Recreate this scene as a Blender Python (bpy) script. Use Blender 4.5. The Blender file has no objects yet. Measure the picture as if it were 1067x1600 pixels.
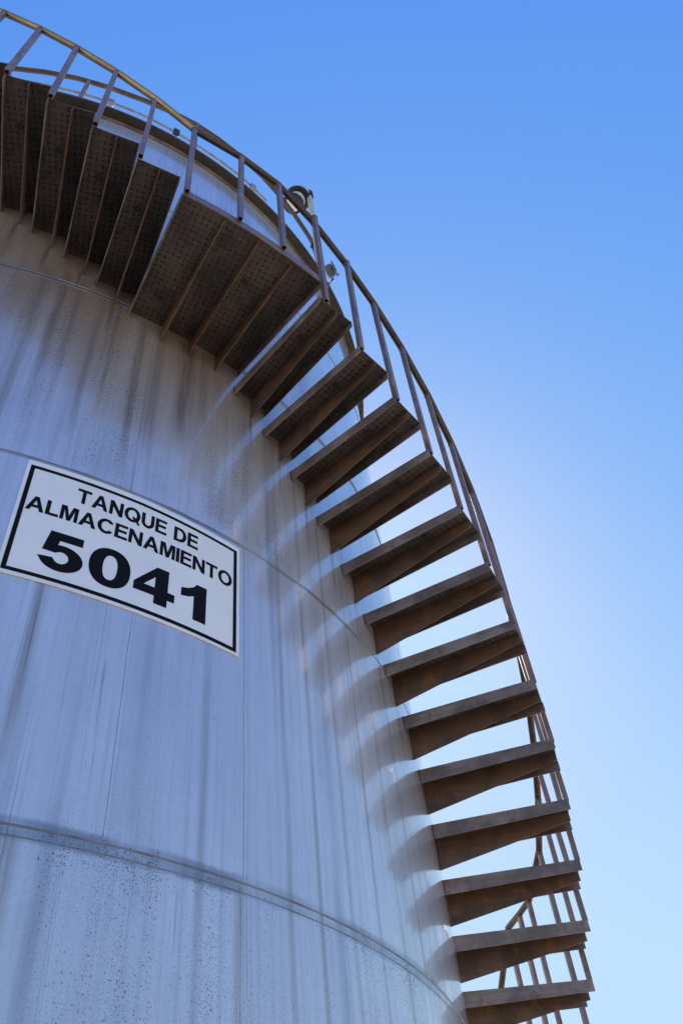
import bpy, bmesh, math, random
from mathutils import Vector, Matrix
random.seed(7)
pi = math.pi
EYE = 1.6                       # camera height over the ground; all heights below are given over the eye
sc = bpy.context.scene

# ------------------------------------------------------------------ camera, sky, sun, exposure
FPX, PITCH, ROLL, YAW, D = 1335.7, 0.8536, -0.1297, 0.5440, 5.3152
fw = Vector((math.sin(YAW) * math.cos(PITCH), math.cos(YAW) * math.cos(PITCH), math.sin(PITCH)))
rt = Vector((math.cos(YAW), -math.sin(YAW), 0)); up = rt.cross(fw)
r2 = math.cos(ROLL) * rt + math.sin(ROLL) * up
u2 = -math.sin(ROLL) * rt + math.cos(ROLL) * up
cd = bpy.data.cameras.new("camera"); cam = bpy.data.objects.new("camera", cd)
sc.collection.objects.link(cam); sc.camera = cam
cd.sensor_fit = 'VERTICAL'; cd.sensor_height = 36; cd.lens = FPX / 1600 * 36
cd.clip_start = .05; cd.clip_end = 4000
M = Matrix((r2, u2, -fw)).transposed().to_4x4(); M.translation = Vector((0, -D, EYE)); cam.matrix_world = M

SUN_AZ, SUN_EL = math.radians(30), math.radians(42)      # azimuth from +Y towards +X
w = bpy.data.worlds.new("World"); sc.world = w; w.use_nodes = True
nt = w.node_tree; nt.nodes.clear()
sky = nt.nodes.new('ShaderNodeTexSky'); sky.sky_type = 'NISHITA'; sky.sun_disc = False
sky.sun_elevation = SUN_EL; sky.sun_rotation = SUN_AZ % (2 * pi)
sky.air_density = 1.2; sky.dust_density = 0.25; sky.ozone_density = 1.0; sky.altitude = 0
bgn = nt.nodes.new('ShaderNodeBackground'); bgn.inputs[1].default_value = 0.15
wo = nt.nodes.new('ShaderNodeOutputWorld')
# film-like tone of the sky, channel by channel (cool balance, soft highlights)
sp = nt.nodes.new('ShaderNodeSeparateColor'); cb = nt.nodes.new('ShaderNodeCombineColor')
nt.links.new(sky.outputs[0], sp.inputs[0]); nt.links.new(cb.outputs[0], bgn.inputs[0])
for i, (pw, gain, cap) in enumerate(((1.36, .285, 1.75), (.86, .59, 2.50), (.20, 2.22, 3.6))):
    p = nt.nodes.new('ShaderNodeMath'); p.operation = 'POWER'; p.inputs[1].default_value = pw
    q = nt.nodes.new('ShaderNodeMath'); q.operation = 'MULTIPLY'; q.inputs[1].default_value = gain
    mn = nt.nodes.new('ShaderNodeMath'); mn.operation = 'SMOOTH_MIN'; mn.inputs[1].default_value = cap; mn.inputs[2].default_value = .7
    nt.links.new(sp.outputs[i], p.inputs[0]); nt.links.new(p.outputs[0], q.inputs[0]); nt.links.new(q.outputs[0], mn.inputs[0]); nt.links.new(mn.outputs[0], cb.inputs[i])
nt.links.new(bgn.outputs[0], wo.inputs[0])
sl = bpy.data.lights.new("sun", 'SUN'); sl.energy = 5.0; sl.angle = math.radians(.5); sl.color = (1, .92, .80)
so = bpy.data.objects.new("sun", sl); sc.collection.objects.link(so)
sd = Vector((math.sin(SUN_AZ) * math.cos(SUN_EL), math.cos(SUN_AZ) * math.cos(SUN_EL), math.sin(SUN_EL)))
so.rotation_euler = sd.to_track_quat('Z', 'Y').to_euler(); so.location = sd * 50
sc.view_settings.view_transform = 'Standard'; sc.view_settings.look = 'None'
sc.view_settings.exposure = 1.04; sc.view_settings.gamma = 1

# ------------------------------------------------------------------ measures
R, W = 3.0258, 0.7088
RO = R + W
DPHI, PHI0, Z0, RISE = 0.06765, 0.29333, 4.0515, 0.2
RV = 0.0097
LAND_Z = Z0 + .2
TOP = 6.97
def pol(r, phi, z=0): return Vector((r * math.sin(phi), -r * math.cos(phi), z + EYE))
def rotz(phi): return phi - pi / 2

# ------------------------------------------------------------------ node helper
class N:
    def __init__(s, name):
        s.m = bpy.data.materials.new(name); s.m.use_nodes = True
        s.t = s.m.node_tree; s.t.nodes.clear()
        s.out = s.t.nodes.new('ShaderNodeOutputMaterial'); s.b = s.t.nodes.new('ShaderNodeBsdfPrincipled')
        s.t.links.new(s.b.outputs[0], s.out.inputs[0])
    def put(s, sock, v):
        if v is None: return
        if isinstance(v, bpy.types.NodeSocket): s.t.links.new(v, sock)
        elif isinstance(v, (tuple, list)):
            sock.default_value = (*v, 1) if len(sock.default_value) == 4 and len(v) == 3 else v
        else: sock.default_value = v
    def set(s, **k):
        for a, v in k.items(): s.put(s.b.inputs[a.replace('_', ' ')], v)
    def math(s, op, a, b=None, c=None, clamp=False):
        n = s.t.nodes.new('ShaderNodeMath'); n.operation = op; n.use_clamp = clamp
        s.put(n.inputs[0], a); s.put(n.inputs[1], b); s.put(n.inputs[2], c); return n.outputs[0]
    def mul(s, a, b): return s.math('MULTIPLY', a, b)
    def add(s, a, b): return s.math('ADD', a, b)
    def coord(s, k): return s.t.nodes.new('ShaderNodeTexCoord').outputs[k]
    def map(s, v, scale=(1, 1, 1), loc=(0, 0, 0), rot=(0, 0, 0)):
        n = s.t.nodes.new('ShaderNodeMapping'); s.put(n.inputs[0], v)
        n.inputs['Scale'].default_value = scale; n.inputs['Location'].default_value = loc
        n.inputs['Rotation'].default_value = rot; return n.outputs[0]
    def noise(s, v, scale=1, detail=3, rough=.55, dist=0):
        n = s.t.nodes.new('ShaderNodeTexNoise'); s.put(n.inputs['Vector'], v)
        n.inputs['Scale'].default_value = scale; n.inputs['Detail'].default_value = detail
        n.inputs['Roughness'].default_value = rough; n.inputs['Distortion'].default_value = dist
        return n.outputs[0]
    def vor(s, v, scale=1):
        n = s.t.nodes.new('ShaderNodeTexVoronoi'); s.put(n.inputs['Vector'], v)
        n.inputs['Scale'].default_value = scale; return n.outputs['Distance'], n.outputs['Color']
    def ramp(s, v, lo, hi, a=0., b=1.):
        n = s.t.nodes.new('ShaderNodeMapRange'); n.interpolation_type = 'SMOOTHSTEP'; s.put(n.inputs[0], v)
        for i, x in zip((1, 2, 3, 4), (lo, hi, a, b)): n.inputs[i].default_value = x
        return n.outputs[0]
    def mix(s, f, a, b, mode='MIX'):
        n = s.t.nodes.new('ShaderNodeMix'); n.data_type = 'RGBA'; n.blend_type = mode
        s.put(n.inputs[0], f); s.put(n.inputs[6], a); s.put(n.inputs[7], b); return n.outputs[2]
    def sep(s, v):
        n = s.t.nodes.new('ShaderNodeSeparateXYZ'); s.put(n.inputs[0], v); return n.outputs
    def bump(s, h, strength=.3, dist=.01, normal=None):
        n = s.t.nodes.new('ShaderNodeBump'); s.put(n.inputs['Height'], h)
        n.inputs['Strength'].default_value = strength; n.inputs['Distance'].default_value = dist
        s.put(n.inputs['Normal'], normal); return n.outputs[0]
    def band(s, v, c, hw, soft):
        d = s.math('ABSOLUTE', s.math('SUBTRACT', v, c)); return s.ramp(d, hw, hw + soft, 1, 0)

# ------------------------------------------------------------------ materials
def mat_shell():
    n = N("weathered_tank_paint"); uv = n.coord('UV'); x, z, _ = n.sep(uv)
    zl = z
    # slow colour drift
    big = n.noise(n.map(uv, (1.3, .7, 1)), 1, 4)
    col = n.mix(n.ramp(big, .35, .7), (.66, .645, .66), (.79, .77, .77))
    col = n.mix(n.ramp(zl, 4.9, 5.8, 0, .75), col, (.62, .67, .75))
    # brushed vertical run-off, fine and broad
    fine = n.noise(n.map(uv, (36, .55, 1)), 1, 6, .68)
    col = n.mix(n.mul(n.ramp(fine, .44, .70), .40), col, (.36, .36, .42))
    weave = n.noise(n.map(uv, (9, 150, 1)), 1, 3, .6)
    col = n.mix(n.mul(n.ramp(weave, .4, .7), .14), col, (.40, .41, .46))
    weave2 = n.noise(n.map(uv, (170, 9, 1)), 1, 3, .6)
    col = n.mix(n.mul(n.ramp(weave2, .45, .75), .16), col, (.36, .36, .41))
    broad = n.noise(n.map(uv, (6.5, .22, 1), (3.1, .4, 0)), 1, 2, .5)
    bs = n.ramp(broad, .52, .72)
    bs = n.mul(bs, n.ramp(n.noise(n.map(uv, (3, .8, 1)), 1, 3), .3, .6))
    col = n.mix(n.mul(bs, .55), col, (.23, .24, .29))
    # thin dark runs
    thin = n.noise(n.map(uv, (22, .12, 1), (9, 0, 0)), 1, 1, .5)
    th = n.math('MULTIPLY', n.ramp(thin, .60, .635), n.ramp(thin, .70, .65))
    th = n.ramp(n.math('ABSOLUTE', n.math('SUBTRACT', thin, .58)), .0, .008, 1, 0)
    th = n.mul(th, n.ramp(n.noise(n.map(uv, (9, 1.2, 1)), 1, 4), .45, .62))
    col = n.mix(n.mul(th, .8), col, (.09, .10, .14))
    # brown wash under the stair
    wash = n.math('MULTIPLY', n.ramp(zl, 2.95, 4.35), n.ramp(zl, 6.2, 5.0))
    wash = n.mul(wash, n.ramp(n.noise(n.map(uv, (3.4, .45, 1), (1.7, 0, 0)), 1, 3), .22, .55, .35, 1))
    wash = n.mul(wash, n.ramp(x, 1.9, 1.0))
    col = n.mix(n.mul(wash, .85), col, (.40, .26, .165))
    # distinct rusty runs below the landing and steps
    acc = None
    for c, hw, z0, z1, k in ((.10, .018, 2.9, 4.3, .55), (.19, .012, 3.1, 4.3, .45), (.33, .022, 2.85, 4.2, .6), (.44, .03, 2.9, 4.2, .5),
                             (.60, .05, 3.15, 4.2, .85), (.70, .03, 3.3, 4.2, .5), (-.10, .02, 2.9, 4.4, .6), (-.2, .03, 2.6, 4.4, .5), (-.02, .015, 3.0, 4.4, .4), (.05, .03, .6, 1.3, .8),
                             (-.045, .02, 1.2, 2.2, .5), (.20, .04, .3, 1.27, .8), (.15, .02, 1.3, 2.2, .55), (.95, .02, .2, 1.28, .5), (1.17, .013, -.5, 3.8, .4),
                             (1.32, .012, -.5, 3.6, .4), (1.5, .012, -.5, 3.4, .4), (1.68, .01, -.5, 3.2, .4), (1.86, .012, -.5, 3.1, .35), (2.05, .01, -.5, 2.9, .35), (.80, .012, .0, 2.0, .35)):
        wob = n.mul(n.math('SUBTRACT', n.noise(n.map(uv, (.5, 1.3, 1), (c * 7, 0, 0)), 1, 2), .5), .022)
        m = n.band(n.add(x, wob), c, hw * .15, hw * 1.6)
        m = n.mul(m, n.mul(n.ramp(zl, z0, z0 + .45, 0, k), n.ramp(zl, z1 - .03, z1 + .02, 1, 0)))
        acc = m if acc is None else n.math('MAXIMUM', acc, m)
    # short rust runs under every welded bracket
    joint = None
    for k in range(-8, 11):
        ph, z0 = (PHI0 + k * DPHI + .040, Z0 - k * RISE - .19) if k >= 0 else (.0760 - (k + 9) * .066 + .040, LAND_Z + (k + 9) * .1826 - .19)
        m = n.mul(n.band(x, R * ph, .003, .016), n.mul(n.ramp(zl, z0 - .42, z0 - .02, 0, .8), n.ramp(zl, z0 + .01, z0 + .03, 1, 0)))
        joint = m if joint is None else n.math('MAXIMUM', joint, m)
    joint = n.mul(joint, n.ramp(n.noise(n.map(uv, (40, 3, 1), (1, 7, 0)), 1, 4), .3, .6, .15, 1))
    col = n.mix(joint, col, (.20, .11, .06))
    acc = n.mul(acc, n.ramp(n.noise(n.map(uv, (34, 1.3, 1)), 1, 5, .6), .25, .62, .25, 1))
    col = n.mix(acc, col, (.15, .10, .065))
    # ring seams: grime bands
    for zc, hw, k in ((1.266, .034, .62), (2.806, .013, .7), (4.284, .026, .62), (5.78, .012, .4)):
        g = n.mul(n.band(n.add(zl, n.mul(n.math('SUBTRACT', n.noise(n.map(uv, (4, 1, 1)), 1, 3), .5), .03)), zc, hw * .65, hw * .6),
                  n.ramp(n.noise(n.map(uv, (2.6, 1, 1), (zc, 0, 0)), 1, 4), .30, .6, .15, 1))
        col = n.mix(n.mul(g, k), col, (.11, .12, .14))
    # rust and dirt specks, denser in patches and in the lower course
    clus = n.mul(n.add(n.noise(n.map(uv, (1.9, .9, 1), (5, 2, 0)), 1, 4, .6), n.noise(n.map(uv, (8, .5, 1), (2, 2, 0)), 1, 3, .6)), .5)
    low = n.ramp(zl, 1.31, 1.26, 0, .05)
    upz = n.mul(n.ramp(zl, 2.83, 2.9), .065)
    nearc = n.mul(n.band(zl, 1.25, .03, .07), .025)
    dens = n.add(n.add(n.ramp(clus, .36, .68, .015, .125), low), n.add(upz, nearc))
    sp1 = n.noise(n.map(uv, (128, 84, 1)), 1, 3, .6)
    s1 = n.ramp(n.add(sp1, dens), .745, .80)
    sp3 = n.noise(n.map(uv, (85, 66, 1), (6, 1, 0)), 1, 3, .62)
    s1 = n.math('MAXIMUM', s1, n.ramp(n.add(sp3, dens), .79, .83))
    sp2 = n.noise(n.map(uv, (260, 170, 1), (3, 3, 0)), 1, 2, .6)
    s2 = n.ramp(n.add(sp2, dens), .70, .80)
    sr = n.noise(n.map(uv, (7, 5, 1)), 1, 2)
    rust = n.mix(n.ramp(sr, .45, .62), (.045, .042, .045), (.13, .062, .035))
    col = n.mix(n.mul(n.math('MAXIMUM', s1, s2), .82), col, rust)
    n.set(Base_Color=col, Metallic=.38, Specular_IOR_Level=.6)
    n.set(Roughness=n.add(n.ramp(fine, .3, .8, .27, .40), n.mul(n.math('MAXIMUM', s1, acc), .25)))
    n.set(Coat_Weight=1.0, Coat_Roughness=.10, Coat_IOR=1.65)
    dent = n.noise(n.map(uv, (1.7, 1.0, 1), (8, 1, 0)), 1, 2, .5)
    b1 = n.bump(dent, .7, .03)
    b2 = n.bump(n.noise(n.map(uv, (9, 3.5, 1)), 1, 3), .25, .006, b1)
    b3 = n.bump(n.add(n.noise(n.map(uv, (150, 120, 1)), 1, 3), n.mul(s1, -.8)), .22, .0015, b2)
    n.set(Normal=b3)
    return n.m

def mat_steel(name, c1, c2, c3, rough=.5, metallic=.25, streak=(30, 3, 30), spots=.55):
    """painted, rusting steel: base tone c1, worn tone c2, rust blotches c3"""
    n = N(name); co = n.coord('Object')
    obi = n.t.nodes.new('ShaderNodeObjectInfo').outputs['Random']
    cv = n.t.nodes.new('ShaderNodeVectorMath'); cv.operation = 'ADD'; n.put(cv.inputs[0], co)
    cx = n.t.nodes.new('ShaderNodeCombineXYZ'); n.put(cx.inputs[0], n.mul(obi, 37.)); n.put(cx.inputs[2], n.mul(obi, 11.)); n.put(cv.inputs[1], cx.outputs[0])
    v = cv.outputs[0]
    a = n.noise(n.map(v, (5, 5, 5)), 1, 4, .6)
    col = n.mix(n.ramp(a, .38, .66), c1, c2)
    f = n.noise(n.map(v, streak), 1, 4, .65)
    col = n.mix(n.mul(n.ramp(f, .45, .75), .5), col, [x * .45 for x in c1])
    g = n.noise(n.map(v, (95, 95, 95)), 1, 3, .7)
    col = n.mix(n.mul(n.ramp(g, .60, .70), spots), col, (.035, .022, .016))
    h = n.noise(n.map(v, (11, 11, 11), (4, 4, 4)), 1, 5, .7)
    col = n.mix(n.ramp(h, .54, .68, 0, .85), col, c3)
    n.set(Base_Color=col, Metallic=metallic, Roughness=n.ramp(a, .3, .7, rough - .1, rough + .15), Specular_IOR_Level=.5)
    n.set(Normal=n.bump(n.add(g, n.mul(h, .7)), .35, .002))
    return n.m

def mat_plate():
    n = N("dirty_checker_plate"); co = n.coord('Object')  # besides dirt, the dark base colour holds the shade of the undersides
    obi = n.t.nodes.new('ShaderNodeObjectInfo').outputs['Random']
    x, y, z = n.sep(n.map(co, (1, 1, 1), (0, 0, 0), (0, 0, .12)))
    P = 1 / .031
    xs, ys = n.mul(x, P), n.mul(y, P)
    par = n.math('MODULO', n.math('ABSOLUTE', n.add(n.math('FLOOR', xs), n.math('FLOOR', ys))), 2.)
    fx = n.math('SUBTRACT', n.math('FRACT', n.add(xs, 100.)), .5); fy = n.math('SUBTRACT', n.math('FRACT', n.add(ys, 100.)), .5)
    inv = n.math('SUBTRACT', 1., par)
    a = n.add(n.mul(fx, par), n.mul(fy, inv)); b = n.add(n.mul(fy, par), n.mul(fx, inv))
    e = n.add(n.math('POWER', n.math('DIVIDE', a, .47), 2.), n.math('POWER', n.math('DIVIDE', b, .17), 2.))
    dash = n.ramp(e, .55, 1.15, 1, 0)
    nz = n.noise(n.map(co, (6, 6, 6)), 1, 4, .6)
    fz = n.noise(n.map(co, (60, 60, 60)), 1, 3, .7)
    col = n.mix(n.ramp(nz, .35, .68), (.105, .076, .056), (.050, .038, .030))
    col = n.mix(n.mul(n.ramp(fz, .5, .7), .6), col, (.115, .085, .062))
    gone = n.ramp(n.noise(n.map(co, (13, 13, 13), (7, 0, 0)), 1, 3), .36, .52, .25, 1)
    col = n.mix(n.mul(n.mul(dash, gone), .88), col, (.018, .015, .014))
    blk = n.ramp(n.noise(n.map(co, (9, 9, 9), (2, 5, 0)), 1, 5, .75), .60, .68, 0, .8)
    col = n.mix(blk, col, (.012, .010, .009))
    n.set(Base_Color=col, Roughness=n.ramp(nz, .3, .7, .5, .72), Metallic=.1, Specular_IOR_Level=.5)
    n.set(Normal=n.bump(n.add(n.mul(dash, -1.), n.mul(fz, .25)), .8, .0035))
    return n.m

def mat_plain(name, c, rough=.5, metallic=0., var=.15, scale=20, spec=.5):
    n = N(name); co = n.coord('Object'); a = n.noise(n.map(co, (scale,) * 3), 1, 4, .6)
    n.set(Base_Color=n.mix(n.ramp(a, .35, .7), c, [x * (1 - var * 2) for x in c]), Roughness=rough, Metallic=metallic, Specular_IOR_Level=spec)
    n.set(Normal=n.bump(a, .1, .001)); return n.m

def mat_ground():
    n = N("dry_gravel_yard"); co = n.coord('Object')
    a = n.noise(n.map(co, (.25, .25, .25)), 1, 5); b = n.noise(n.map(co, (9, 9, 9)), 1, 6, .7); v, c = n.vor(co, 30)
    col = n.mix(n.ramp(a, .35, .65), (.32, .275, .22), (.27, .235, .19))
    col = n.mix(n.ramp(b, .4, .7, 0, .6), col, (.32, .275, .23))
    n.set(Base_Color=n.mix(n.ramp(v, .0, .5, .35, 0), col, (.42, .38, .32)), Roughness=.95)
    n.set(Normal=n.bump(n.add(b, v), .6, .02)); return n.m

SHELL = mat_shell()
PLATE = mat_plate()
STEEL = mat_steel("brown_flange_steel", (.20, .145, .12), (.36, .29, .26), (.19, .095, .05), .45, .25, (4, 40, 40))
STIFF = mat_steel("rusty_stiffener_steel", (.19, .105, .06), (.095, .06, .042), (.28, .12, .048), .55, .15, (4, 40, 40))
POST = mat_steel("worn_post_steel", (.25, .165, .14), (.33, .245, .215), (.22, .105, .055), .42, .35, (40, 40, 4))
RAIL = mat_steel("brown_handrail_steel", (.075, .048, .030), (.11, .072, .045), (.20, .10, .045), .28, .3, (30, 30, 30), .35)
SHEEN_RAIL = mat_steel("golden_sheen_handrail", (.62, .40, .19), (.45, .28, .14), (.50, .30, .13), .24, .9, (3, 3, 3), .0)  # upper-flight rail, its golden sheen put into the base colour
RUST = mat_plain("orange_rust_weld", (.30, .13, .06), .7, 0, .4, 120)
RIM = mat_steel("brown_rim_steel", (.05, .039, .028), (.075, .058, .042), (.08, .05, .03), .55, .1, (20, 20, 4))
WELD = mat_plain("weld_bead", (.27, .285, .32), .4, .0, .22, 9)
WELDV = mat_plain("painted_weld_bead", (.36, .39, .45), .4, .0, .3, 60)
BOXM = mat_plain("dull_brown_box_paint", (.16, .135, .12), .5, 0, .3, 60)
GALV = mat_plain("dull_galvanised_pipe", (.34, .32, .33), .4, .4, .2, 30)
SIGNW = mat_plain("white_sign_vinyl", (.92, .92, .91), .45, 0, .035, 5)
SIGNK = mat_plain("black_sign_print", (.006, .006, .007), .7, 0, .1, 30, .15)
CREAM = mat_plain("cream_lamp_enamel", (.62, .56, .46), .45, 0, .15, 40)
BLACK = mat_plain("black_rubber_gasket", (.012, .014, .02), .5)
LENS = mat_plain("frosted_lamp_glass", (.72, .72, .66), .3, 0, .1, 30)
ROOFM = mat_plain("tank_roof_paint", (.42, .43, .46), .6)
GROUND = mat_ground()

# ------------------------------------------------------------------ object helpers
col_ = sc.collection
def link(o, parent=None):
    col_.objects.link(o)
    if parent: o.parent = parent
    return o
def build(name, bm, mat, parent=None, loc=(0, 0, 0), rz=0, smooth=False, bevel=0):
    if bevel:
        bmesh.ops.bevel(bm, geom=bm.edges[:], offset=bevel, segments=1, affect='EDGES', clamp_overlap=True)
    bmesh.ops.recalc_face_normals(bm, faces=bm.faces[:])
    me = bpy.data.meshes.new(name); bm.to_mesh(me); bm.free(); me.materials.append(mat)
    if smooth:
        for p in me.polygons: p.use_smooth = True
        me.set_sharp_from_angle(angle=math.radians(40))
    o = bpy.data.objects.new(name, me); o.location = loc; o.rotation_euler = (0, 0, rz)
    return link(o, parent)
def empty(name, loc=(0, 0, 0)):
    o = bpy.data.objects.new(name, None); o.location = loc; return link(o)
def tag(o, label=None, cat=None, group=None, kind=None):
    for k, v in (('label', label), ('category', cat), ('group', group), ('kind', kind)):
        if v: o[k] = v
    return o
def box(bm, x0, x1, y0, y1, z0, z1):
    v = [bm.verts.new((x, y, z)) for z in (z0, z1) for x, y in ((x0, y0), (x1, y0), (x1, y1), (x0, y1))]
    for f in ((3, 2, 1, 0), (4, 5, 6, 7), (0, 1, 5, 4), (1, 2, 6, 5), (2, 3, 7, 6), (3, 0, 4, 7)): bm.faces.new([v[i] for i in f])
    return v
def prism_y(bm, prof, y0, y1):
    """profile of (x, z) points pushed from y0 to y1"""
    a = [bm.verts.new((x, y0, z)) for x, z in prof]; b = [bm.verts.new((x, y1, z)) for x, z in prof]
    bm.faces.new(a); bm.faces.new(b[::-1]); n = len(prof)
    for i in range(n): bm.faces.new((a[i], b[i], b[(i + 1) % n], a[(i + 1) % n]))
def tube(bm, pts, r, seg=12, cap=True):
    pts = [Vector(p) for p in pts]; rings = []
    for i, p in enumerate(pts):
        if i == 0: t = pts[1] - p
        elif i == len(pts) - 1: t = p - pts[i - 1]
        else: t = (pts[i + 1] - p).normalized() + (p - pts[i - 1]).normalized()
        t.normalize(); h = Vector((0, 0, 1)) if abs(t.z) < .95 else Vector((1, 0, 0))
        a = t.cross(h).normalized(); b = t.cross(a)
        k = 1
        if 0 < i < len(pts) - 1:
            k = 1 / max(.6, t.dot((pts[i + 1] - p).normalized()))
        rr = r if not isinstance(r, (list, tuple)) else r[i]
        rings.append([bm.verts.new(p + rr * k * (math.cos(q) * a + math.sin(q) * b)) for q in (2 * pi * j / seg for j in range(seg))])
    for A, B in zip(rings, rings[1:]):
        for j in range(seg): bm.faces.new((A[j], A[(j + 1) % seg], B[(j + 1) % seg], B[j]))
    if cap: bm.faces.new(rings[0][::-1]); bm.faces.new(rings[-1])
def lathe_ring(bm, prof, seg=288, a0=0, a1=2 * pi, closed=True):
    """profile of (r, z) swept round the tank axis"""
    n = len(prof); full = abs(a1 - a0 - 2 * pi) < 1e-6; cnt = seg if full else seg + 1
    rings = [[bm.verts.new(pol(r, a0 + (a1 - a0) * i / seg, z)) for r, z in prof] for i in range(cnt)]
    for i in range(seg):
        A, B = rings[i], rings[(i + 1) % cnt]
        for j in range(n if closed else n - 1): bm.faces.new((A[j], A[(j + 1) % n], B[(j + 1) % n], B[j]))
    if not full and closed: bm.faces.new(rings[0]); bm.faces.new(rings[-1][::-1])

# ------------------------------------------------------------------ ground
bm = bmesh.new()
bmesh.ops.create_grid(bm, x_segments=8, y_segments=8, size=1500)
tag(build('ground', bm, GROUND), kind='structure')

# ------------------------------------------------------------------ tank
tank = tag(empty('storage_tank'), 'tall round blue-grey steel storage tank with rust streaks and welded ring seams', 'tank')
bm = bmesh.new(); uvl = bm.loops.layers.uv.new('UVMap'); SEG = 360
zs = [-1.6, 1.27, 2.8, 4.28, 5.78, TOP]
grid = [[bm.verts.new(pol(R, 2 * pi * i / SEG - pi, z)) for z in zs] for i in range(SEG)]
for i in range(SEG):
    for j in range(len(zs) - 1):
        f = bm.faces.new((grid[i][j], grid[(i + 1) % SEG][j], grid[(i + 1) % SEG][j + 1], grid[i][j + 1]))
        for lp, (di, dj) in zip(f.loops, ((0, 0), (1, 0), (1, 1), (0, 1))):
            lp[uvl].uv = (R * (2 * pi * (i + di) / SEG - pi), zs[j + dj])
build('shell', bm, SHELL, tank, smooth=True)
bm = bmesh.new()
lathe_ring(bm, [(R - .002, TOP + .009), (1.0, TOP + .26), (.01, TOP + .32)], 120, closed=False)
build('roof', bm, ROOFM, tank, smooth=True)
# rim: lip bar on the wall and the angle flange over it
bm = bmesh.new(); lathe_ring(bm, [(R + .001, TOP - .045), (R + .012, TOP - .045), (R + .014, TOP - .003), (R + .001, TOP - .003)])
build('rim_lip', bm, STEEL, tank)
bm = bmesh.new(); lathe_ring(bm, [(R - .02, TOP), (R + .080, TOP), (R + .080, TOP + .03), (R + .073, TOP + .03), (R + .073, TOP + .008), (R - .02, TOP + .008)])
build('rim_flange', bm, RIM, tank)
# weld seams
for zc, h, p in ((1.277, .005, .003), (1.246, .003, .0015), (2.811, .004, .0025), (4.298, .006, .004), (4.268, .005, .003), (5.78, .008, .005), (-.24, .01, .005)):
    bm = bmesh.new(); lathe_ring(bm, [(R - .003, zc - h), (R + p * .6, zc - h * .6), (R + p, zc), (R + p * .6, zc + h * .6), (R - .003, zc + h)])
    build('ring_weld', bm, SHELL if False else WELD, tank, smooth=True)
for ph, z0, z1 in ((.158, 1.295, 2.16), (.316, -1.6, 1.24), (.3195, 1.295, 2.8), (-.33, 2.82, 4.26), (.86, 2.82, 4.26), (.49, 4.31, 5.77), (-.75, 1.295, 2.8), (.98, 1.295, 2.8), (.62, -1.6, 1.24)):
    bm = bmesh.new(); pts = [pol(R - .001, ph + .0003 * math.sin(z0 * 9 + i * .5), z0 + (z1 - z0) * i / 30) for i in range(31)]
    tube(bm, pts, .0018, 6); build('vertical_weld', bm, WELDV, tank, smooth=True)

# ------------------------------------------------------------------ sign
def ell(cx, cy, rx, ry, a0, a1, n=22, p=1.):
    o = []
    for i in range(n + 1):
        a = math.radians(a0 + (a1 - a0) * i / n); c, s = math.cos(a), math.sin(a)
        o.append((cx + rx * math.copysign(abs(c) ** p, c), cy + ry * math.copysign(abs(s) ** p, s)))
    return o
G = {
 'T': (.78, [[(0, 1), (.78, 1), (.78, .83), (.485, .83), (.485, 0), (.295, 0), (.295, .83), (0, .83)]]),
 'A': (.93, [[(0, 0), (.365, 1), (.565, 1), (.93, 0), (.72, 0), (.64, .23), (.285, .23), (.21, 0)], [(.345, .40), (.585, .40), (.465, .76)]]),
 'N': (.79, [[(0, 0), (0, 1), (.2, 1), (.6, .36), (.6, 1), (.79, 1), (.79, 0), (.59, 0), (.19, .63), (.19, 0)]]),
 'E': (.72, [[(0, 0), (0, 1), (.70, 1), (.70, .83), (.2, .83), (.2, .61), (.66, .61), (.66, .44), (.2, .44), (.2, .17), (.72, .17), (.72, 0)]]),
 'L': (.67, [[(0, 0), (0, 1), (.2, 1), (.2, .17), (.67, .17), (.67, 0)]]),
 'M': (.92, [[(0, 0), (0, 1), (.29, 1), (.46, .34), (.63, 1), (.92, 1), (.92, 0), (.74, 0), (.74, .78), (.555, 0), (.365, 0), (.18, .78), (.18, 0)]]),
 'I': (.2, [[(0, 0), (0, 1), (.2, 1), (.2, 0)]]),
 'D': (.82, [[(0, 0), (0, 1), (.38, 1)] + ell(.38, .5, .44, .5, 88, -88) + [(.38, 0)], [(.2, .17), (.2, .83), (.35, .83)] + ell(.36, .5, .25, .33, 88, -88) + [(.35, .17)]]),
 'O': (.97, [ell(.485, .5, .485, .52, 0, 350, 35), ell(.485, .5, .28, .345, 0, 350, 35)]),
 'Q': (.97, [ell(.485, .5, .485, .52, -28, 302, 35) + [(.80, -.02), (.90, -.13), (.99, -.03), (.88, .10)],
             ell(.485, .5, .28, .345, -28, 302, 35) + [(.55, .22), (.50, .29), (.57, .40), (.69, .32)]]),
 'C': (.90, [ell(.475, .5, .475, .52, 36, 324, 32) + ell(.475, .5, .27, .345, 318, 42, 28)]),
 'U': (.79, [[(0, 1), (.2, 1)] + ell(.395, .40, .195, .235, 180, 360) + [(.59, 1), (.79, 1)] + ell(.395, .40, .395, .42, 0, -180)]),
 '0': (.86, [ell(.43, .5, .43, .52, 0, 350, 35, .9), ell(.43, .5, .15, .33, 0, 350, 35, .85)]),
 '4': (.90, [[(0, .20), (0, .41), (.47, 1), (.74, 1), (.74, .42), (.90, .42), (.90, .20), (.74, .20), (.74, 0), (.45, 0), (.45, .20)], [(.45, .42), (.45, .71), (.21, .42)]]),
 '1': (.60, [[(.60, 0), (.60, 1), (.36, 1), (.29, .89), (.16, .80), (0, .745), (0, .52), (.16, .56), (.30, .635), (.30, 0)]]),
 '5': (.86, [[(.15, 1), (.80, 1), (.80, .78), (.355, .78), (.335, .66)] + ell(.44, .325, .42, .345, 100, -160, 34)[0:] + [(.0, .27), (.275, .30)]
             + ell(.435, .335, .145, .155, -150, 140, 20) + [(.06, .45)]]),
}
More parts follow.
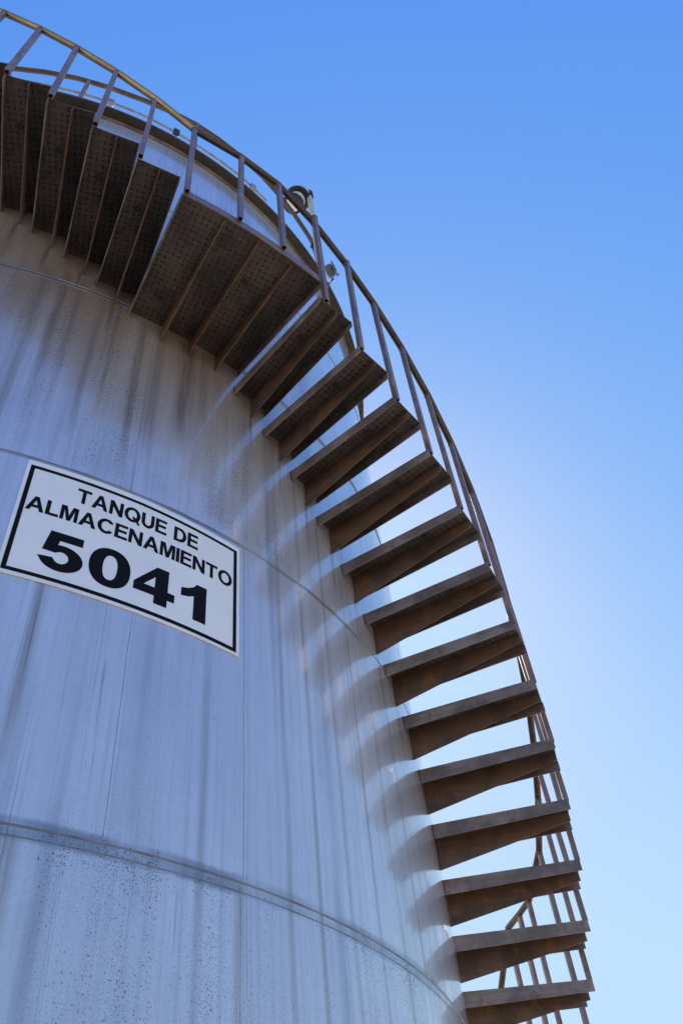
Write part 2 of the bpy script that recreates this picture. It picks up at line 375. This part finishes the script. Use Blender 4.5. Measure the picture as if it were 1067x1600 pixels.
def flat_mesh(loops, grow=0):
    cu = bpy.data.curves.new('tmp', 'CURVE'); cu.dimensions = '2D'; cu.fill_mode = 'BOTH'; cu.offset = grow
    for lp in loops:
        s = cu.splines.new('POLY'); s.points.add(len(lp) - 1); s.use_cyclic_u = True
        for p, (x, y) in zip(s.points, lp): p.co = (x, y, 0, 1)
    o = bpy.data.objects.new('tmp', cu); col_.objects.link(o)
    me = o.to_mesh(); b = bmesh.new(); b.from_mesh(me); o.to_mesh_clear()
    bpy.data.objects.remove(o); bpy.data.curves.remove(cu)
    return b
def wrap(b, r, thick=0.):
    """bend a flat (s, z) mesh round the tank"""
    xs = [v.co.x for v in b.verts]; x = math.floor(min(xs) / .025) * .025
    while x < max(xs):
        bmesh.ops.bisect_plane(b, geom=b.verts[:] + b.edges[:] + b.faces[:], dist=1e-6, plane_co=(x, 0, 0), plane_no=(1, 0, 0)); x += .025
    bmesh.ops.remove_doubles(b, verts=b.verts[:], dist=1e-5)
    if thick:
        ex = bmesh.ops.extrude_face_region(b, geom=b.faces[:])
        for v in [g for g in ex['geom'] if isinstance(g, bmesh.types.BMVert)]: v.co.z = thick
    for v in b.verts:
        s, z, t = v.co; v.co = pol(r + t, s / R, z)
    return b
def text_loops(word, s0, s1, z0, z1, gap):
    """lay a word between s0 and s1 with cap height z0..z1"""
    tot = sum((G[c][0] if c != ' ' else .30) for c in word) + gap * (len(word) - 1)
    h = z1 - z0; k = (s1 - s0) / tot; x = 0; out = []
    for c in word:
        if c != ' ':
            out.append((c, [[(s0 + (x + px) * k, z0 + pz * h) for px, pz in lp] for lp in G[c][1]])); x += G[c][0]
        else: x += .30
        x += gap
    return out
sign = tag(empty('tank_sign', pol(R, .152, 2.475)), 'white black-bordered sign reading TANQUE DE ALMACENAMIENTO 5041 on the tank wall', 'sign')
sign.rotation_euler = (0, 0, 0)
def sign_part(name, b, m):
    o = build(name, b, m); o.parent = sign; o.matrix_parent_inverse = Matrix.Translation(-sign.location); return o
SX0, SX1, SZ0, SZ1 = -.016, .938, 2.165, 2.789
sign_part('panel', wrap(flat_mesh([[(SX0, SZ0), (SX1, SZ0 - .003), (SX1, SZ1 - .018), (.46, SZ1 + .001), (SX0, SZ1)]]), R + .001, .0045), SIGNW)
o_ = [(SX0 + .014, SZ0 + .017), (SX1 - .015, SZ0 + .010), (SX1 - .016, SZ1 - .043), (.46, SZ1 - .027), (SX0 + .014, SZ1 - .027)]
i_ = [(SX0 + .031, SZ0 + .034), (SX1 - .032, SZ0 + .028), (SX1 - .033, SZ1 - .058), (.46, SZ1 - .043), (SX0 + .031, SZ1 - .044)]
sign_part('border', wrap(flat_mesh([o_, i_]), R + .0065), SIGNK)
for word, a, b_, z0, z1, gap in (("TANQUE DE", .193, .722, 2.626, 2.708, .10), ("ALMACENAMIENTO", .020, .897, 2.507, 2.586, .08)):
    for c, lp in text_loops(word, a, b_, z0, z1, gap): sign_part('letter', wrap(flat_mesh(lp, .0005), R + .0065), SIGNK)
for c, a, b_ in (('5', .103, .266), ('0', .286, .447), ('4', .463, .634), ('1', .660, .775)):
    for c2, lp in text_loops(c, a, b_, 2.240, 2.430, 0): sign_part('digit', wrap(flat_mesh(lp), R + .0065), SIGNK)

# ------------------------------------------------------------------ staircase
stair = tag(empty('spiral_staircase', (0, 0, 0)), 'rusty brown steel staircase of open treads with pipe handrail, spiralling up the tank', 'staircase')
TD = .228          # tread depth
def make_step():
    # local frame: +x radial, +y down the stair, z = 0 at the tread top
    bm = bmesh.new(); box(bm, R - .012, RO, .006, TD - .006, -.009, -.001)
    st = build('tread', bm, PLATE, stair, bevel=.001)
    bm = bmesh.new(); prism_y(bm, [(R + .002, 0), (RO + .003, 0), (RO + .003, -.058), (R + .002, -.078)], 0, .0055)
    build('rear_flange', bm, STEEL, st, bevel=.0012)
    bm = bmesh.new(); prism_y(bm, [(R - .008, 0), (RO + .003, 0), (RO + .003, -.055), (R - .008, -.070)], TD - .0055, TD)
    build('nose_flange', bm, STEEL, st, bevel=.0012)
    bm = bmesh.new(); prism_y(bm, [(R - .003, -.0095), (RO - .002, -.0095), (RO - .002, -.058), (R + .38, -.120), (R - .003, -.190)], .117, .123)
    build('stiffener', bm, STIFF, st, bevel=.0012)
    # weld fillet on the wall
    bm = bmesh.new(); tube(bm, [(R + .003, .117, -.012), (R + .003, .116, -.186)], .004, 6); build('weld', bm, STIFF, st)
    bm = bmesh.new(); tube(bm, [(R + .003, -.001, -.002), (R + .003, -.001, -.076)], .0035, 6)
    build('weld', bm, STIFF, st)
    return st
step0 = make_step(); step0.location = (0, 0, -50)
first = [True]
def place_step(phi, z, wide=1.):
    s = step0 if first[0] else copy_part(step0); first[0] = False
    s.scale = (1, wide, 1); s.location = (0, 0, z + EYE); s.rotation_euler = (random.gauss(0, .0008), random.gauss(0, .0008), rotz(phi + .003))
    return s
def make_post(h0, h1):
    bm = bmesh.new(); t = .015
    box(bm, -t, t, -t, t, h0, h1); bm.faces.ensure_lookup_table()
    return bm
def copy_part(o, parent=None):
    c = o.copy(); col_.objects.link(c); c.parent = parent or o.parent
    for ch in [x for x in list(bpy.data.objects) if x.parent == o]: copy_part(ch, c)
    return c
post_cache = {}
def place_post(phi, zb, zt, r=RO + .018):
    key = round(zt - zb, 2)
    if key not in post_cache:
        bm = bmesh.new(); t = .0130; i = .0100; h = zt - zb
        # square tube, open at its foot
        v = [[bm.verts.new((x * q, y * q, z)) for x, y in ((-1, -1), (1, -1), (1, 1), (-1, 1))] for q, z in ((t, h), (t, 0), (i, 0), (i, .05))]
        bm.faces.new(v[0]); bm.faces.new(v[3][::-1])
        for A, B in zip(v, v[1:]):
            for j in range(4): bm.faces.new((A[j], A[(j + 1) % 4], B[(j + 1) % 4], B[j]))
        o = build('post', bm, POST, stair); post_cache[key] = o
        bm = bmesh.new(); bmesh.ops.create_icosphere(bm, subdivisions=2, radius=1, matrix=Matrix.Translation((0, 0, h - .008)) @ Matrix.Diagonal((.019, .021, .013, 1)))
        for v in bm.verts: v.co += Vector((random.uniform(-1, 1), random.uniform(-1, 1), random.uniform(-1, 1))) * .0015
        build('weld', bm, RUST, o, smooth=True)
    else:
        o = copy_part(post_cache[key])
    o.location = pol(r, phi, zb); o.rotation_euler = (random.gauss(0, .006), random.gauss(0, .006), rotz(phi) + random.gauss(0, .05))
    return o
def make_landing(phi_a, phi_b, z, stiffs):
    """phi_a: upper (rear) edge, phi_b: lower (front) edge"""
    bm = bmesh.new(); n = 4; phs = [phi_a + (phi_b - phi_a) * i / n for i in range(n + 1)]
    mid = (phi_a + phi_b) / 2
    def loc(r, ph, zz): return (r * math.cos(ph - mid), r * math.sin(ph - mid), zz)
    for zz0, zz1 in ((-.009, -.001),):
        A = [[bm.verts.new(loc(r, ph, zz)) for ph in phs] for r, zz in ((R - .006, zz0), (RO, zz0), (RO, zz1), (R - .006, zz1))]
        for a in range(4):
            for i in range(n): bm.faces.new((A[a][i], A[a][i + 1], A[(a + 1) % 4][i + 1], A[(a + 1) % 4][i]))
        bm.faces.new([A[a][0] for a in range(4)]); bm.faces.new([A[a][n] for a in range(4)][::-1])
    ld = build('landing', bm, PLATE, stair, (0, 0, z + EYE), rotz(mid))
    # outer edge bar
    bm = bmesh.new()
    A = [[bm.verts.new(loc(r, ph, zz)) for ph in phs] for r, zz in ((RO + .0015, -.012), (RO + .008, -.012), (RO + .008, .052), (RO + .0015, .052))]
    for a in range(4):
        for i in range(n): bm.faces.new((A[a][i], A[a][i + 1], A[(a + 1) % 4][i + 1], A[(a + 1) % 4][i]))
    bm.faces.new([A[a][0] for a in range(4)]); bm.faces.new([A[a][n] for a in range(4)][::-1])
    build('edge_bar', bm, POST, ld)
    def radial(name, ph, prof, m):
        bm = bmesh.new(); prism_y(bm, prof, -.003, .003)
        o = build(name, bm, m, ld, rz=ph - mid, bevel=.001); return o
    radial('rear_flange', phi_a - .001, [(R + .002, 0), (RO, 0), (RO, -.040), (R + .002, -.055)], STEEL)
    radial('nose_flange', phi_b + .001, [(R + .002, 0), (RO, 0), (RO, -.055), (R + .002, -.070)], STEEL)
    for s in stiffs:
        radial('stiffener', s, [(R + .001, -.0095), (RO - .012, -.0095), (RO - .012, -.030), (R + .001, -.170)], STIFF)
    return ld

rail_pts = []
# up flight (leads on past the left of the frame to the tank top)
UPR, UPD = .1826, .0660
for k in range(14, 0, -1):
    ph = .0760 - k * UPD; z = LAND_Z + k * UPR
    place_step(ph, z, .985 if k == 1 else 1.06)
    zt = z + .97
    place_post(ph + .006, z - .012, zt - .012)
    rail_pts.append((ph + .005, zt))
make_landing(.0800, .3020, LAND_Z, (.1425, .1965, .2525))
for ph, zt in ((.083, 5.205), (.161, 5.215), (.232, 5.185)):
    place_post(ph, LAND_Z + (-.005 if ph < .1 else .02), zt - .012, RO + .023); rail_pts.append((ph, zt))
def lower(k):
    ph = PHI0 + k * DPHI; z = Z0 - k * RISE
    place_step(ph + random.gauss(0, .0006), z); zt = z + 1.055
    place_post(ph + RV * .5 + .006, z - .03 if k == 0 else z + .001, zt - .012, RO + (.016 if k == 0 else -.004)); rail_pts.append((ph + RV * .5 + .006, zt))
for k in range(14): lower(k)
L2 = PHI0 + 14 * DPHI; LZ2 = Z0 - 14 * RISE
make_landing(L2, L2 + .222, LZ2, (L2 + .062, L2 + .117, L2 + .172))
for d in (.045, .095, .15): place_post(L2 + d, LZ2 + .0, 2.375 - .012, RO - .004); rail_pts.append((L2 + d, 2.375))
for k in range(12):
    ph = L2 + .212 + k * DPHI; z = LZ2 - (k + 1) * RISE
    place_step(ph, z); place_post(ph + .011, z + .001, z + 1.055 - .012, RO - .004); rail_pts.append((ph + .009, z + 1.055))
for pts_, m_ in ((rail_pts[:15], SHEEN_RAIL), (rail_pts[14:], RAIL)):
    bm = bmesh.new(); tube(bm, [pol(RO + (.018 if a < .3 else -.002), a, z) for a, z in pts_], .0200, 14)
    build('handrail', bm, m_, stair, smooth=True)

# ------------------------------------------------------------------ roof railing, conduit
rl = tag(empty('roof_railing', pol(R, .15, TOP)), 'curved brown pipe railing with short posts standing on the tank roof edge behind the handrail', 'railing')
def kid(o, par): o.parent = par; o.matrix_parent_inverse = Matrix.Translation(-par.location); return o
RP = [(-.62, 7.58), (-.5, 7.585), (-.4, 7.59), (-.323, 7.594), (-.255, 7.615), (-.18, 7.635), (-.10, 7.65), (0, 7.675), (.08, 7.725), (.15, 7.77), (.22, 7.785), (.29, 7.795), (.385, 7.805), (.46, 7.79), (.53, 7.77), (.60, 7.755), (.638, 7.745)]
bm = bmesh.new(); tube(bm, [pol(R + .02, a, z) for a, z in RP], .021, 12); kid(build('top_rail', bm, RAIL, None, smooth=True), rl)
for a, z0, z1 in ((-.145, TOP + .05, 7.63), (.153, TOP + .05, 7.755), (.642, TOP + .05, 7.74), (-.45, TOP + .05, 7.57)):
    bm = bmesh.new(); tube(bm, [pol(R + .035, a, z0), pol(R + .02, a, z1)], .019, 12); kid(build('post', bm, POST, None, smooth=True), rl)
bm = bmesh.new()
for a in (.634, .648):
    tube(bm, [pol(R - .01, a, 7.70), pol(R + .06, a, 7.70)], .010, 8)
tube(bm, [pol(R + .02, .630, 7.72), pol(R + .02, .665, 7.68)], .030, 10)
kid(build('clamp', bm, BLACK, None), rl)

cp = tag(empty('conduit_pipe', pol(R, .1, TOP + .05)), 'thin grey conduit pipe on small clamps running just above the tank rim', 'pipe')
bm = bmesh.new(); tube(bm, [pol(R + .012, -.34 + i * .02, 7.325 - .022 * math.sin(i * .19) ** 2) for i in range(38)], .0105, 10)
kid(build('pipe', bm, GALV, None, smooth=True), cp)
for a in (-.075, .100, .345):
    bm = bmesh.new(); bmesh.ops.create_cube(bm, size=1, matrix=Matrix.Translation(pol(R + .02, a, 7.30)) @ Matrix.Rotation(rotz(a), 4, 'Z') @ Matrix.Diagonal((.035, .05, .075, 1)))
    kid(build('clamp', bm, GALV if a != .1 else BLACK, None, bevel=.004), cp)
    bm = bmesh.new(); tube(bm, [pol(R + .02, a, TOP + .008), pol(R + .02, a, 7.2)], .007, 8); kid(build('stem', bm, GALV, None), cp)

# ------------------------------------------------------------------ lamp on its pole and the junction box below it
lp = tag(empty('pole_lamp', pol(R + .09, .60, TOP)), 'small cream floodlight with black rim rings on a bent pole at the tank edge', 'lamp')
PA = .597
pole_top = 8.62
bm = bmesh.new(); tube(bm, [pol(R + .10, PA, TOP + .0), pol(R + .10, PA, pole_top - .02)], .026, 12); kid(build('pole', bm, CREAM, None, smooth=True), lp)
bm = bmesh.new(); tube(bm, [pol(R + .10, PA, pole_top - .07), pol(R + .10, PA, pole_top + .03)], .040, 12); kid(build('pole_collar', bm, BLACK, None, smooth=True), lp)
P0 = pol(R + .10, PA, pole_top)
imr, imu = r2, u2
HC = P0 - imr * .105 - imu * .045 - fw * .02
axis = (-imr * .30 - imu * .62 - fw * .72).normalized()
arm = [P0 + imr * .0, P0 + imu * .035 - imr * .02, HC + imu * .075 + imr * .03, HC + imu * .065 - imr * .03, HC - axis * .09 + imu * .02]
bm = bmesh.new(); tube(bm, arm, .017, 10); kid(build('arm', bm, CREAM, None, smooth=True), lp)
def lathe_axis(prof, base, ax, seg=28):
    bm = bmesh.new(); a = ax.cross(Vector((0, 0, 1))).normalized(); b = ax.cross(a)
    rings = [[bm.verts.new(base + ax * t + r * (math.cos(q) * a + math.sin(q) * b)) for q in (2 * pi * j / seg for j in range(seg))] for r, t in prof]
    for A, B in zip(rings, rings[1:]):
        for j in range(seg): bm.faces.new((A[j], A[(j + 1) % seg], B[(j + 1) % seg], B[j]))
    bm.faces.new(rings[0][::-1]); bm.faces.new(rings[-1]); return bm
kid(build('housing', lathe_axis([(.03, -.12), (.085, -.10), (.115, -.05), (.125, .0)], HC, axis), CREAM, None, smooth=True), lp)
kid(build('rim_ring', lathe_axis([(.128, .001), (.132, .012), (.128, .035), (.11, .036)], HC, axis), BLACK, None, smooth=True), lp)
kid(build('glass', lathe_axis([(.085, .037), (.085, .13)], HC, axis), LENS, None, smooth=True), lp)
kid(build('guard_ring', lathe_axis([(.104, .131), (.110, .15), (.104, .175), (.08, .176)], HC, axis), BLACK, None, smooth=True), lp)
kid(build('lens', lathe_axis([(.072, .177), (.066, .190), (.03, .197)], HC, axis), LENS, None, smooth=True), lp)

jb = tag(empty('junction_box', pol(R + .1, .69, TOP)), 'small bolted grey conduit box on the outside of the tank rim below the lamp', 'junction box')
JP = .672
T = Matrix.Translation(pol(R + .10, JP, 7.30)) @ Matrix.Rotation(rotz(JP), 4, 'Z') @ Matrix.Rotation(.35, 4, 'X')
bm = bmesh.new(); bmesh.ops.create_cube(bm, size=1, matrix=T @ Matrix.Diagonal((.065, .075, .12, 1))); kid(build('body', bm, BOXM, None, bevel=.012), jb)
bm = bmesh.new(); bmesh.ops.create_cube(bm, size=1, matrix=T @ Matrix.Translation((.045, 0, .0)) @ Matrix.Diagonal((.012, .085, .135, 1))); kid(build('lid', bm, BOXM, None, bevel=.004), jb)
for dy in (-.035, .035):
    for dz in (-.05,):
        bm = bmesh.new(); bmesh.ops.create_cone(bm, cap_ends=True, segments=6, radius1=.007, radius2=.007, depth=.012, matrix=T @ Matrix.Translation((.06, dy, dz)) @ Matrix.Rotation(pi / 2, 4, 'Y')); kid(build('bolt', bm, BLACK, None), jb)
bm = bmesh.new(); tube(bm, [T @ Vector((0, 0, -.06)), T @ Vector((0, 0, -.12)), pol(R + .08, JP - .01, 7.0), pol(R + .03, JP - .01, 6.93)], .014, 8); kid(build('conduit', bm, GALV, None, smooth=True), jb)
